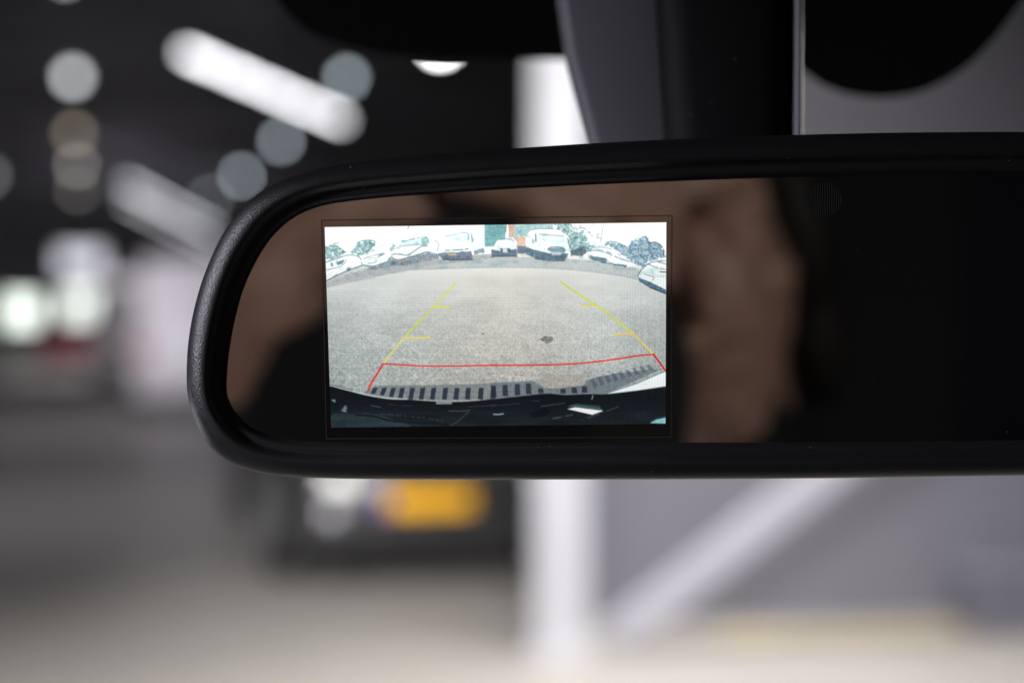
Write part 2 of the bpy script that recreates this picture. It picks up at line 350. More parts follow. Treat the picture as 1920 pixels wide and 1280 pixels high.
# ------------------------------------------------------------ car cabin around the viewer
m_lin = mat('charcoal_headliner_cloth', (0.004, 0.004, 0.005), 0.95, bump=.3, bscale=500)
cab = thing('car_cabin', 'dark front of the car cabin with its windscreen, black printed border at the top', 'car', (0, 0.5, 0.9))
LC = Vector((0, .5, .9))
wsn = Vector((0, -0.60, -0.80)).normalized()                    # windscreen faces in and down... (inner normal)
P0 = CAM + Vector((0, .50, .10))
wn = Vector((0, .62, .785)).normalized()                        # outward normal of the raked pane
def ws(px, py, off=0):
    r = ray(px, py); k = (P0 - CAM).dot(wn) / r.dot(wn); return CAM + r * k - wn * off
e1 = Vector((1, 0, 0)); e2 = wn.cross(e1).normalized() * 1
if e2.z < 0: e2 = -e2
def grid_pane(off, thick, u0, u1, v0, v1, curve=.03):
    bm = bmesh.new(); R = []
    nu, nv = 24, 8
    for i in range(nu + 1):
        u = u0 + (u1 - u0) * i / nu
        R.append([bm.verts.new(P0 + e1 * u + e2 * (v0 + (v1 - v0) * j / nv) - wn * (off + curve * (u * u))) for j in range(nv + 1)])
    for i in range(nu):
        for j in range(nv): bm.faces.new((R[i][j], R[i + 1][j], R[i + 1][j + 1], R[i][j + 1]))
    return bm
mg = bpy.data.materials.new('windscreen_glass'); mg.use_nodes = True; nt = mg.node_tree; N = nt.nodes; N.remove(N['Principled BSDF'])
tr = N.new('ShaderNodeBsdfTransparent'); tr.inputs[0].default_value = (.93, .95, .94, 1); gl = N.new('ShaderNodeBsdfGlossy'); gl.inputs['Roughness'].default_value = .02
lw = N.new('ShaderNodeLayerWeight'); lw.inputs[0].default_value = .5; pw = N.new('ShaderNodeMath'); pw.operation = 'POWER'; pw.inputs[1].default_value = 5
ma = N.new('ShaderNodeMath'); ma.operation = 'MULTIPLY_ADD'; ma.inputs[1].default_value = .8; ma.inputs[2].default_value = .035; mx = N.new('ShaderNodeMixShader')
nt.links.new(lw.outputs['Facing'], pw.inputs[0]); nt.links.new(pw.outputs[0], ma.inputs[0]); nt.links.new(ma.outputs[0], mx.inputs[0]); nt.links.new(tr.outputs[0], mx.inputs[1]); nt.links.new(gl.outputs[0], mx.inputs[2]); nt.links.new(mx.outputs[0], N['Material Output'].inputs[0])
wsc = link('windscreen', shift(grid_pane(0, 0, -.70, .70, -.85, .26), -LC), mg, cab, True)
# printed black border with its rounded lobes, hanging just inside the pane
m_frit = mat('black_ceramic_print', (0.004, 0.004, 0.005), 0.9, spec=.15)
low = [(-700, -330), (200, -300), (420, -170), (495, -55), (560, 28), (620, 62), (700, 84), (790, 93), (900, 96), (1065, 97), (1300, 100), (1480, 100), (1506, 120), (1545, 146), (1600, 163), (1660, 166), (1730, 152), (1800, 112), (1855, 58), (1895, 5), (1935, -45), (2000, -60), (2650, -60)]
lo = cr(low, 8, False)
bm = bmesh.new(); A = []; B = []
for q in lo:
    u = ws(q[0], q[1]); uu = u.x; A.append(bm.verts.new(u - wn * (.003 + .03 * uu * uu))); 
    vtop = P0 + e1 * uu + e2 * .25; B.append(bm.verts.new(vtop - wn * (.003 + .03 * uu * uu)))
for i in range(len(A) - 1): bm.faces.new((A[i], A[i + 1], B[i + 1], B[i]))
r_ = bmesh.ops.extrude_face_region(bm, geom=bm.faces[:])
for v in r_['geom']:
    if isinstance(v, bmesh.types.BMVert): v.co -= wn * .0012
link('printed_border', shift(bm, -LC), m_frit, wsc)
top = P0 + e2 * .26
bm = bmesh.new(); box(bm, -.72, .72, -1.3, top.y, top.z + .005, top.z + .045, .012); link('headliner', shift(bm, -LC), m_lin, cab)
bm = bmesh.new(); box(bm, -.72, .72, -1.3, -1.26, .45, top.z + .004); link('rear_bulkhead', shift(bm, -LC), m_lin, cab)
bot = P0 - e2 * .85
for s in (-1, 1):
    bm = bmesh.new(); cyl(bm, P0 + e1 * s * .735 + e2 * .27, P0 + e1 * s * .735 - e2 * .86, .04, .05, 16); link('windscreen_pillar', shift(bm, -LC), m_lin, cab)
    bm = bmesh.new(); box(bm, s * .74 - .03, s * .74 + .03, -1.3, bot.y - .1, .45, 1.12, .02)
    box(bm, s * .74 - .03, s * .74 + .03, -.55, -.40, 1.1205, top.z + .003); link('door_panel', shift(bm, -LC), m_lin, cab)

# ------------------------------------------------------------ the mirror
outer = [(350, 700), (354, 635), (368, 563), (392, 492), (425, 428), (470, 375), (525, 340), (590, 318), (670, 304), (800, 290.5), (1000, 276), (1200, 264), (1400, 256), (1600, 250.5), (1780, 248), (1950, 248),
         (2120, 253), (2250, 264), (2340, 285), (2400, 325), (2440, 400), (2462, 520), (2468, 640), (2460, 740), (2435, 810), (2385, 855), (2300, 880), (2150, 886),
         (1950, 890), (1750, 893), (1500, 896.5), (1250, 898), (1000, 898.5), (800, 898), (660, 897), (560, 894), (490, 886), (435, 868), (393, 835), (366, 790), (353, 745)]
inner = [(426, 735), (428, 680), (437, 620), (453, 555), (476, 500), (510, 446), (552, 409), (602, 388), (680, 376), (800, 366), (1000, 353.5), (1200, 344), (1400, 336.5), (1600, 331), (1780, 328), (1950, 328),
         (2110, 332), (2230, 343), (2300, 362), (2340, 392), (2368, 445), (2384, 540), (2388, 640), (2382, 710), (2364, 760), (2328, 793), (2260, 812), (2130, 818),
         (1950, 823), (1750, 825), (1500, 827.5), (1250, 828.5), (1000, 829), (800, 829), (680, 829), (600, 827), (545, 823), (503, 813), (470, 798), (444, 775), (431, 754)]
def plastic(name, base=0.010, rough=.40, bscale=2900, bump=.55):
    m = mat(name, (base, base * 1.0, base * 1.06), rough, spec=.5)
    nt = m.node_tree; N = nt.nodes; L = nt.links; b = N['Principled BSDF']
    tc = N['Texture Coordinate']
    v = N.new('ShaderNodeTexVoronoi'); v.inputs['Scale'].default_value = bscale; v.feature = 'F1'
    L.new(tc.outputs['Object'], v.inputs['Vector'])
    bp = N.new('ShaderNodeBump'); bp.inputs['Strength'].default_value = bump; bp.inputs['Distance'].default_value = .00013
    L.new(v.outputs['Distance'], bp.inputs['Height']); L.new(bp.outputs[0], b.inputs['Normal'])
    # sparse dust specks
    n2 = N.new('ShaderNodeTexVoronoi'); n2.inputs['Scale'].default_value = 330; n2.feature = 'F1'; n2.inputs['Randomness'].default_value = 1
    L.new(tc.outputs['Object'], n2.inputs['Vector'])
    lt = N.new('ShaderNodeMath'); lt.operation = 'LESS_THAN'; lt.inputs[1].default_value = .05; L.new(n2.outputs['Distance'], lt.inputs[0])
    sc = N.new('ShaderNodeSeparateColor'); L.new(n2.outputs['Color'], sc.inputs[0])
    gt = N.new('ShaderNodeMath'); gt.operation = 'GREATER_THAN'; gt.inputs[1].default_value = .72; L.new(sc.outputs[0], gt.inputs[0])
    ml = N.new('ShaderNodeMath'); ml.operation = 'MULTIPLY'; L.new(lt.outputs[0], ml.inputs[0]); L.new(gt.outputs[0], ml.inputs[1])
    mc = N.new('ShaderNodeMix'); mc.data_type = 'RGBA'; L.new(ml.outputs[0], mc.inputs['Factor'])
    mc.inputs['A'].default_value = (base, base, base * 1.06, 1); mc.inputs['B'].default_value = (.35, .35, .36, 1)
    L.new(mc.outputs['Result'], b.inputs['Base Color'])
    return m
m_bez = plastic('grained_black_plastic')
RL = on(1380, 640)
mir = thing('rearview_mirror', 'black rearview mirror with a glowing reversing camera picture in its left half', 'mirror', RL)
O_ = cr(outer, 8); I_ = cr(inner, 8)
dome = [(u, -.0048 * (1 - math.sqrt(max(0, 1 - ((.44 - u) / .4405) ** 2)))) for u in (.0, .004, .012, .025, .045, .07, .10, .14, .18, .23, .28, .33, .38, .44)]
prof = [(0, -.024), (-.006, -.016), (-.003, -.009), (-.001, -.0065)] + dome + [(.50, -.0003), (.56, -.0010), (.61, -.0018), (.645, -.0023), (.68, -.0025), (.73, -.0025), (.79, -.0024), (.86, -.0027), (.92, -.0036), (.965, -.0046), (.99, -.0062), (1.0, -.0085)]
bm = bmesh.new(); rings = []
for u, z in prof:
    zz = z + .0055
    if z > -.0075 : rings.append([bm.verts.new(CAM + ray(*(o * (1 - u) + i * u)) * ((PD - zz) / FN.dot(ray(*(o * (1 - u) + i * u)))) - RL) for o, i in zip(O_, I_)])
    else: rings.append([bm.verts.new(on(*(o * (1 - u) + i * u), zz) - RL) for o, i in zip(O_, I_)])
n = len(O_)
for a_, b_ in zip(rings[:-1], rings[1:]):
    for j in range(n): bm.faces.new((a_[j], a_[(j + 1) % n], b_[(j + 1) % n], b_[j]))
bez = link('bezel', bm, m_bez, mir, True)
# rear housing shell
cx, cy = 1400, 590
bm = bmesh.new(); rings = []
for k, z in ((1.0, -.0188), (.992, -.024), (.97, -.030), (.93, -.036), (.86, -.041), (.74, -.045), (.5, -.047)):
    rings.append([bm.verts.new(on(cx + (o[0] - cx) * (1 - (1 - k) * .7), cy + (o[1] - cy) * k, z) - RL) for o in O_])
for a_, b_ in zip(rings[:-1], rings[1:]):
    for j in range(n): bm.faces.new((a_[j], a_[(j + 1) % n], b_[(j + 1) % n], b_[j]))
bm.faces.new(rings[-1])
link('housing', bm, m_bez, mir, True)
# glass
def mirror_mat(name, tint, rough=.015):
    m = bpy.data.materials.new(name); m.use_nodes = True; nt = m.node_tree; N = nt.nodes; L = nt.links
    b = N['Principled BSDF']; b.inputs['Base Color'].default_value = (*tint, 1); b.inputs['Metallic'].default_value = 1; b.inputs['Roughness'].default_value = rough
    b.inputs['Specular IOR Level'].default_value = .1
    d = N.new('ShaderNodeBsdfDiffuse'); d.inputs[0].default_value = (.2, .2, .2, 1)
    tc = N.new('ShaderNodeTexCoord'); v = N.new('ShaderNodeTexVoronoi'); v.inputs['Scale'].default_value = 260; L.new(tc.outputs['Object'], v.inputs['Vector'])
    lt = N.new('ShaderNodeMath'); lt.operation = 'LESS_THAN'; lt.inputs[1].default_value = .045; L.new(v.outputs['Distance'], lt.inputs[0])
    sc = N.new('ShaderNodeSeparateColor'); L.new(v.outputs['Color'], sc.inputs[0])
    gt = N.new('ShaderNodeMath'); gt.operation = 'GREATER_THAN'; gt.inputs[1].default_value = .7; L.new(sc.outputs[0], gt.inputs[0])
    ml = N.new('ShaderNodeMath'); ml.operation = 'MULTIPLY'; L.new(lt.outputs[0], ml.inputs[0]); L.new(gt.outputs[0], ml.inputs[1])
    mh = N.new('ShaderNodeMath'); mh.operation = 'MULTIPLY'; mh.inputs[1].default_value = .35; L.new(ml.outputs[0], mh.inputs[0])
    mx = N.new('ShaderNodeMixShader'); L.new(mh.outputs[0], mx.inputs[0]); L.new(b.outputs[0], mx.inputs[1]); L.new(d.outputs[0], mx.inputs[2])
    L.new(mx.outputs[0], N['Material Output'].inputs[0])
    return m
m_glass = mirror_mat('dimmed_mirror_glass', (.35, .343, .333))
def fan(bm, pts, z0, z1):
    a_ = [bm.verts.new(on(p[0], p[1], z0) - RL) for p in pts]; b_ = [bm.verts.new(on(p[0], p[1], z1) - RL) for p in pts]
    bm.faces.new(a_); bm.faces.new(b_[::-1])
    for j in range(len(pts)): bm.faces.new((a_[j], a_[(j + 1) % len(pts)], b_[(j + 1) % len(pts)], b_[j]))
bm = bmesh.new(); fan(bm, [o * .02 + i * .98 for o, i in zip(O_, I_)], 0, -.0025); link('mirror_glass', bm, m_glass, mir)
# display border: a slightly darker frame under the glass around the picture
Q = [(609, 426), (1249, 417), (1247.5, 794), (621, 801)]
bo = [(601, 411), (1262, 402), (1260, 821), (610, 824)]
bm = bmesh.new()
va = [bm.verts.new(on(*p, .00025) - RL) for p in bo]; vb = [bm.verts.new(on(*p, .00025) - RL) for p in Q]; vc = [bm.verts.new(on(*p, .00002) - RL) for p in bo]
for j in range(4):
    bm.faces.new((va[j], va[(j + 1) % 4], vb[(j + 1) % 4], vb[j])); bm.faces.new((va[j], va[(j + 1) % 4], vc[(j + 1) % 4], vc[j]))
link('display_border', bm, mirror_mat('display_border_glass', (.315, .31, .30)), mir)
bm = bmesh.new()
eo = [(602.6, 412.5), (1260.5, 403.5), (1258.5, 819.5), (611.5, 822.5)]; ei = [(604, 414), (1259.2, 405), (1257.2, 818), (612.8, 821)]
va = [bm.verts.new(on(*p, .0004) - RL) for p in eo]; vb = [bm.verts.new(on(*p, .0004) - RL) for p in ei]
for j in range(4): bm.faces.new((va[j], va[(j + 1) % 4], vb[(j + 1) % 4], vb[j]))
link('display_edge_line', bm, mat('dull_edge_film', (.035, .03, .027), .4), mir)
# light sensor: ribbed disc
bm = bmesh.new(); cxs, cys, rs = 1546, 374, 32
for k in range(-7, 8):
    x = k * 4.3; h = math.sqrt(max(rs * rs - x * x, 0))
    vs = [bm.verts.new(on(cxs + x + a_, cys + b_, .0003) - RL) for a_, b_ in ((-1.1, -h), (1.1, -h), (1.1, h), (-1.1, h))]; bm.faces.new(vs)
link('light_sensor', bm, mat('sensor_ribs', (.018, .018, .018), .5), mir)
# mounting stem and bracket cover behind the mirror
m_stem = plastic('matt_black_stem_plastic', .004, .7, 1500, .15)
m_stem.node_tree.nodes['Principled BSDF'].inputs['Specular IOR Level'].default_value = .2
def slab(pts, d, th, bev, name, m, seg=4):                       # outline seen at depth d, th thick going away
    bm = bmesh.new()
    f = [bm.verts.new(at(p[0], p[1], d if len(p) < 3 else p[2]) - RL) for p in pts]
    face = bm.faces.new(f); r = bmesh.ops.extrude_face_region(bm, geom=[face])
    for v in r['geom']:
        if isinstance(v, bmesh.types.BMVert): v.co += Vector((0, th, 0))
    bmesh.ops.bevel(bm, geom=bm.edges[:], offset=bev, segments=seg, profile=.5, affect='EDGES', clamp_overlap=True)
    return link(name, bm, m, mir, True)
slab([(1228, -140), (1491, -140), (1489, 200), (1487, 420), (1268, 420), (1250, 200)], .392, .028, .008, 'mounting_stem', m_stem)
slab([(1493, -140), (1508, -140), (1507, 200), (1505, 420), (1489, 420), (1491, 200)], .3935, .02, .002, 'stem_edge_highlight', mat('grey_edge_highlight', (.16, .155, .18), .5))  # light grey slab painted in for the highlight along the stem's right edge
slab([(1030, -140), (1240, -140), (1262, 200), (1275, 420), (1150, 420), (1112, 280), (1064, 96)], .405, .02, .003, 'bracket_cover', mat('charcoal_bracket_plastic', (.11, .11, .12), .6, bump=.2, bscale=900, bdist=.0002))
slab([(1330, 420), (1430, 420), (1430, 520), (1330, 520)], .385, .03, .006, 'ball_joint', m_stem)

# ------------------------------------------------------------ the reversing camera picture
def A1(*p): return [(590 + x / 5.638, 400 + y / 5.638) for x, y in p]
def A2(*p): return [(920 + x / 5.486, 400 + y / 5.486) for x, y in p]
def A3(*p): return [(590 + x / 5.638, 600 + y / 5.638) for x, y in p]
def A4(*p): return [(920 + x / 5.486, 600 + y / 5.486) for x, y in p]
NX, NY = 660, 390
U, V = np.meshgrid(np.linspace(0, 1, NX + 1), np.linspace(0, 1, NY + 1))
q = np.array(Q, float)
PX = (1-U)*(1-V)*q[0,0] + U*(1-V)*q[1,0] + U*V*q[2,0] + (1-U)*V*q[3,0]
PY = (1-U)*(1-V)*q[0,1] + U*(1-V)*q[1,1] + U*V*q[2,1] + (1-U)*V*q[3,1]
IMG = np.zeros(PX.shape + (3,))
def vnoise(sx, sy, seed=0):
    r = np.random.default_rng(seed); gx = PX / sx; gy = PY / sy
    g = r.random((int(gy.max()) + 3, int(gx.max()) + 3)); ix = gx.astype(int); iy = gy.astype(int); fx = gx - ix; fy = gy - iy
    fx = fx * fx * (3 - 2 * fx); fy = fy * fy * (3 - 2 * fy)
    return g[iy, ix] * (1-fx)*(1-fy) + g[iy, ix+1]*fx*(1-fy) + g[iy+1, ix]*(1-fx)*fy + g[iy+1, ix+1]*fx*fy
def blend(mask, colr):
    c = np.array(colr, float) / 255 if not isinstance(colr, np.ndarray) else colr
    IMG[:] = IMG * (1 - mask[..., None]) + c * mask[..., None]
def bbox(pts, pad):
    xs = [p[0] for p in pts]; ys = [p[1] for p in pts]
    return np.nonzero((PX > min(xs) - pad) & (PX < max(xs) + pad) & (PY > min(ys) - pad) & (PY < max(ys) + pad))
def poly(pts, colr, alpha=1, tex=0, jag=0):
    ix = bbox(pts, 2)
    if len(ix[0]) == 0: return
    x, y = PX[ix], PY[ix]; acc = np.zeros(x.shape)
    if jag: x = x + (J1[ix] - .5) * jag; y = y + (J2[ix] - .5) * jag
    for ox, oy in ((-.3, -.1), (.1, -.3), (.3, .1), (-.1, .3)):
        ins = np.zeros(x.shape, bool)
        for (x0, y0), (x1, y1) in zip(pts, pts[1:] + pts[:1]):
            if y0 == y1: continue
            c = ((y0 > y + oy) != (y1 > y + oy)) & (x + ox < (x1 - x0) * (y + oy - y0) / (y1 - y0) + x0); ins ^= c
        acc += ins / 4
    m = acc * alpha; col_ = np.array(colr, float) / 255
    cc = col_ * (1 + tex * (J3[ix] - .5))[:, None] if tex else col_
    IMG[ix] = IMG[ix] * (1 - m[:, None]) + cc * m[:, None]
def line(pts, colr, wd=1.0, alpha=1, dash=0, smooth=True):
    if smooth and len(pts) > 2: pts = [tuple(p) for p in cr(pts, 6, False)]
    ix = bbox(pts, wd + 2); x, y = PX[ix], PY[ix]; D = np.full(x.shape, 1e9)
    for (x0, y0), (x1, y1) in zip(pts[:-1], pts[1:]):
        dx, dy = x1 - x0, y1 - y0; l = dx*dx + dy*dy + 1e-9
        t = np.clip(((x-x0)*dx + (y-y0)*dy) / l, 0, 1); D = np.minimum(D, np.hypot(x - x0 - t*dx, y - y0 - t*dy))
    m = np.clip(wd / 2 + .5 - D, 0, 1) * alpha
    if dash: m = m * np.clip((J1[ix] - dash) * 6, 0, 1)
    IMG[ix] = IMG[ix] * (1 - m[:, None]) + np.array(colr, float) / 255 * m[:, None]
J1 = vnoise(5, 4, 1); J2 = vnoise(4, 5, 2); J3 = vnoise(2.2, 2.2, 3)
# ground
t = np.clip((PY - 505) / 240, 0, 1); cxw = np.exp(-((PX - 945) / 190) ** 2)
cold = np.stack([232 - 66*t, 237 - 58*t, 236 - 60*t], -1) / 255; warm = np.stack([242 - 58*t, 239 - 60*t, 230 - 58*t], -1) / 255
IMG[:] = cold * (1 - cxw[..., None] * .85) + warm * cxw[..., None] * .85
dkx = np.clip((PX - 1150) / 100, 0, 1) + np.clip((680 - PX) / 80, 0, 1)
IMG *= (1 - .07 * dkx * np.clip((PY - 520) / 60, 0, 1))[..., None]
g = (vnoise(1.7, 1.5, 4) - .5) * .30 + (vnoise(3.4, 2.6, 5) - .5) * .18 + (vnoise(9, 7, 6) - .5) * .05
IMG *= (1 + g * np.clip((PY - 520) / 190, .06, 1))[..., None]
sp = vnoise(2.6, 2.2, 8) > .86; blend(sp * .30 * np.clip((PY - 570) / 120, 0, 1), (238, 236, 228))
# far road band, kerb line and horizon
L1 = [(606, 541), (640, 529), (690, 518), (740, 511), (800, 507), (880, 504.5), (950, 503.5), (1010, 504.5), (1060, 507), (1110, 512), (1160, 519), (1205, 529), (1250, 541)]
L1s = [tuple(p) for p in cr(L1, 6, False)]
horizon = [(1250, 520), (1200, 505), (1150, 494), (1080, 486), (990, 482), (900, 483), (820, 486), (740, 494), (680, 506), (640, 516), (606, 528)]
poly(L1s + horizon, (198, 206, 206), .85, .12)
line(L1, (240, 244, 242), 1.8, .8); line([(x, y - 3.5) for x, y in L1], (168, 174, 176), 1.2, .35)
sky = [(600, 405), (1260, 405)] + [(1250, 506), (1200, 492), (1120, 482), (990, 476), (880, 478), (790, 484), (700, 494), (640, 508), (606, 522)]
poly(sky, (251, 254, 254))
line(A1((130, 770), (300, 745), (500, 700), (640, 680)), (205, 205, 205), 4, .5)
poly(A1((500, 600), (620, 560), (760, 575), (900, 540), (1200, 500), (1790, 430), (1900, 430), (1900, 470), (1300, 545), (900, 620), (500, 700), (130, 790), (130, 730), (350, 660)), (186, 188, 190), .8, .12)
OUT = (40, 74, 84)
def foliage(pts, seed, c0=(208, 230, 230), c1=(138, 184, 188), c2=(70, 104, 110)):
    poly(pts, c0, .9, .2, 6)
    n1 = vnoise(3.2, 2.6, seed); n2 = vnoise(2.0, 1.8, seed + 1); K = np.zeros(PX.shape); ix = bbox(pts, 2); keep = IMG.copy()
    poly(pts, c1, 1, .3, 7); m1 = np.clip((n1 - .38) * 5, 0, 1); IMG[:] = keep * (1 - m1[..., None]) + IMG * m1[..., None]; keep = IMG.copy()
    poly(pts, c2, .8, .3, 7); m2 = np.clip((n2 - .72) * 6, 0, 1); IMG[:] = keep * (1 - m2[..., None]) + IMG * m2[..., None]
TEAL = (150, 194, 196); DKT = (86, 122, 132); NAVY = (118, 134, 150)
# left trees
foliage(A1((100, 345), (180, 340), (230, 320), (250, 370), (330, 410), (290, 440), (120, 490)), 21)
foliage(A1((380, 410), (460, 310), (540, 285), (650, 300), (610, 360), (560, 420), (490, 460), (420, 450)), 23)
line(A1((200, 320), (260, 312)), OUT, 1.1, .8); line(A1((470, 300), (540, 285), (640, 300), (600, 350), (550, 420)), OUT, 1.1, .9, .3); line(A1((110, 350), (220, 345), (330, 410)), OUT, 1.1, .8, .3)
line(A1((130, 480), (250, 450), (330, 410)), OUT, 1, .8)
# pillars / street poles
line(A1((672, 120), (712, 300)), (205, 208, 208), .9, .8); line(A1((838, 190), (856, 265)), (200, 196, 198), .9, .8); line(A1((1000, 125), (985, 165)), (60, 62, 70), 1.2, .9)
# van far left
W_ = (250, 255, 255)
poly(A1((120, 500), (330, 440), (440, 420), (500, 530), (350, 610), (130, 715)), W_)
line(A1((120, 515), (380, 440), (480, 470), (500, 540)), OUT, 1.1, .9, .15); line(A1((130, 600), (300, 545), (340, 490)), OUT, 1, .8)
poly(A1((230, 520), (320, 485), (300, 530), (245, 550)), DKT, .8); poly(A1((165, 530), (190, 520), (200, 560), (178, 565)), DKT, .8)
poly(A1((335, 585), (370, 570), (385, 600), (350, 615)), DKT, .8); line(A1((130, 710), (330, 615), (500, 550)), (70, 84, 92), 1.8, .9)
# small white car
poly(A1((490, 500), (560, 440), (700, 350), (790, 320), (850, 330), (830, 460), (740, 530), (520, 565)), W_)
line(A1((560, 430), (640, 380), (760, 330), (830, 325)), OUT, .9, .6, .3); line(A1((490, 495), (600, 450), (740, 425)), OUT, 1, .8, .2); poly(A1((785, 380), (840, 320), (860, 350), (810, 400)), TEAL, .9)
line(A1((560, 500), (600, 470), (650, 480), (640, 520), (560, 525)), OUT, .9, .6); line(A1((660, 470), (740, 425)), OUT, 1.1, .8); line(A1((505, 545), (600, 560), (720, 530), (770, 510)), OUT, 1.3, .9)
poly(A1((560, 580), (640, 560), (740, 530), (800, 455), (840, 520), (830, 560), (700, 580), (620, 600)), NAVY, .6, .5, 3)
# white estate car
poly(A1((800, 400), (880, 330), (1120, 250), (1190, 260), (1210, 330), (1250, 380), (1180, 430), (1000, 470), (880, 490), (810, 460)), W_)
poly(A1((880, 350), (920, 300), (1120, 255), (1195, 260), (1195, 330), (1130, 330), (1000, 345)), (214, 240, 243), 1, .1); poly(A1((1125, 270), (1180, 255), (1200, 300), (1180, 335), (1130, 325)), TEAL, .9, .3)
line(A1((920, 300), (1120, 255), (1190, 258), (1205, 320)), OUT, 1.1, .9, .2); line(A1((800, 400), (880, 360), (1020, 335), (1190, 335)), (110, 120, 112), 1, .9)
line(A1((1190, 345), (1130, 350), (1050, 400), (980, 440), (860, 430), (810, 440)), OUT, 1.2, .9); line(A1((810, 460), (860, 490), (1000, 465), (1180, 410), (1290, 400)), OUT, 1.4, .9)
poly(A1((820, 490), (900, 485), (1020, 460), (1180, 415), (1300, 405), (1310, 480), (1170, 505), (1000, 545), (900, 550), (780, 560)), NAVY, .75, .6, 3)
poly(A1((920, 495), (970, 485), (970, 515), (915, 520)), (180, 140, 90), .5)
# big van left of the gate
poly(A1((1200, 400), (1270, 280), (1330, 190), (1600, 180), (1690, 130), (1800, 125), (1800, 350), (1680, 420), (1300, 430)), W_)
poly(A1((1385, 235), (1620, 215), (1625, 285), (1540, 300), (1390, 300)), (222, 240, 243), 1); line(A1((1385, 240), (1620, 212), (1625, 285)), (90, 120, 130), 1, .8)
line(A1((1660, 220), (1665, 300)), (50, 60, 80), 1.2, .8); poly(A1((1665, 250), (1690, 290), (1665, 300)), TEAL, 1)
line(A1((1265, 280), (1310, 320), (1295, 400)), (90, 110, 120), 1.1, .8); line(A1((1380, 395), (1450, 388), (1540, 385), (1640, 375)), (80, 100, 108), 1.6, .9, .25)
poly(A1((1310, 420), (1660, 400), (1670, 480), (1500, 492), (1350, 485), (1300, 440)), (120, 132, 150), .95, .35, 1.5); line(A1((1360, 487), (1500, 492), (1668, 487)), (50, 66, 88), 2, .9)
poly(A1((1410, 425), (1500, 425), (1500, 447), (1412, 447)), (214, 190, 130), .85); poly(A1((1690, 400), (1790, 360), (1790, 410), (1690, 440)), (120, 136, 150), .7, .6, 3)
# green gate, brown post
poly(A1((1795, 110), (1925, 110), (1925, 330), (1880, 350), (1800, 355)), (140, 196, 198), 1, .25); poly(A2((0, 100), (150, 100), (150, 270), (60, 275), (0, 340)), (138, 194, 198), 1, .25)
for k in range(10): line([(910 + k * 4.1, 418), (910 + k * 4.1, 460)], (98, 162, 166), .9, .4)
poly(A2((150, 100), (178, 100), (178, 200), (155, 200)), (252, 252, 252)); poly(A2((178, 100), (248, 100), (245, 240), (190, 250)), (222, 190, 176), 1, .15); line(A2((158, 110), (152, 195)), (30, 40, 44), 1.1, .9)
poly(A2((248, 100), (640, 100), (640, 165), (420, 165), (370, 200), (360, 250), (250, 240)), (182, 218, 220), 1, .25)
poly(A2((230, 240), (360, 240), (360, 330), (275, 335), (265, 290)), (240, 206, 178), 1, .12)
poly(A2((270, 335), (365, 335), (380, 410), (275, 415)), (110, 122, 136), .9, .3)
# trees right of centre
foliage(A2((640, 100), (830, 100), (850, 190), (960, 180), (1000, 250), (960, 310), (1130, 330), (1110, 400), (980, 380), (820, 400), (800, 260), (740, 170), (690, 160)), 25)
poly(A2((820, 105), (1140, 105), (1130, 250), (1040, 240), (960, 170), (870, 180)), (228, 238, 236), .8, .5, 7)
line(A2((830, 130), (870, 170), (930, 150), (1000, 180), (1040, 230), (1130, 255)), (80, 110, 112), 1.1, .8, .4); line(A2((1160, 100), (1130, 300)), (90, 96, 100), 1, .8); line(A2((1620, 100), (1600, 250)), (200, 200, 200), .8, .8)
poly(A2((830, 380), (960, 340), (990, 400), (940, 440), (820, 430)), (92, 112, 122), .9, .4)
foliage(A2((1160, 310), (1250, 290), (1400, 350), (1480, 250), (1590, 240), (1640, 290), (1740, 310), (1790, 400), (1800, 450), (1620, 500), (1580, 560), (1480, 520), (1350, 430), (1240, 350)), 27, (196, 218, 228), (132, 168, 190), (58, 90, 112))
line(A2((1590, 235), (1630, 300), (1700, 300), (1780, 370), (1770, 440)), (26, 46, 62), 1.6, .95, .2); line(A2((1180, 300), (1260, 290), (1380, 340), (1440, 370)), OUT, 1.3, .9, .2)
for xs in (1350, 1450, 1520): line(A2((xs + 20, 330), (xs - 10, 470)), (210, 225, 230), .9, .6)
# central small car
poly(A2((25, 350), (60, 280), (220, 272), (262, 340), (268, 400), (20, 400)), W_); line(A2((25, 345), (62, 280), (220, 274), (262, 340)), OUT, 1, .5, .3)
poly(A2((5, 370), (100, 390), (180, 380), (268, 365), (272, 445), (10, 445)), (104, 122, 140), .95, .2); poly(A2((95, 360), (200, 360), (200, 390), (110, 395)), (74, 96, 116), .9)
poly(A2((120, 365), (165, 360), (180, 405), (125, 405)), (245, 248, 250), .9); line(A2((15, 443), (270, 443)), (60, 76, 96), 1.6, .8)
# van right of gate
poly(A2((362, 350), (365, 220), (400, 175), (520, 158), (720, 172), (780, 240), (820, 400), (780, 420), (460, 400)), W_)
line(A2((365, 230), (400, 178), (520, 160), (720, 174), (775, 235), (822, 390)), (80, 96, 100), 1.1, .7, .2)
poly(A2((495, 215), (755, 235), (770, 300), (500, 290)), (222, 240, 242)); line(A2((500, 212), (755, 235)), (90, 110, 112), 1, .8); line(A2((463, 215), (465, 290)), (52, 58, 74), 1.8, .9); poly(A2((425, 270), (450, 270), (450, 310), (425, 310)), TEAL, .8)
poly(A2((590, 355), (740, 355), (762, 375), (750, 405), (620, 400), (585, 380)), (140, 176, 192)); line(A2((590, 375), (605, 352), (740, 355), (762, 378), (750, 405)), (60, 84, 100), 1.2, .9)
poly(A2((365, 350), (450, 375), (600, 410), (800, 410), (765, 488), (460, 468), (370, 420)), (96, 122, 142), .95, .35, 1.5); poly(A2((630, 400), (720, 400), (720, 430), (630, 430)), (225, 230, 232), .9)
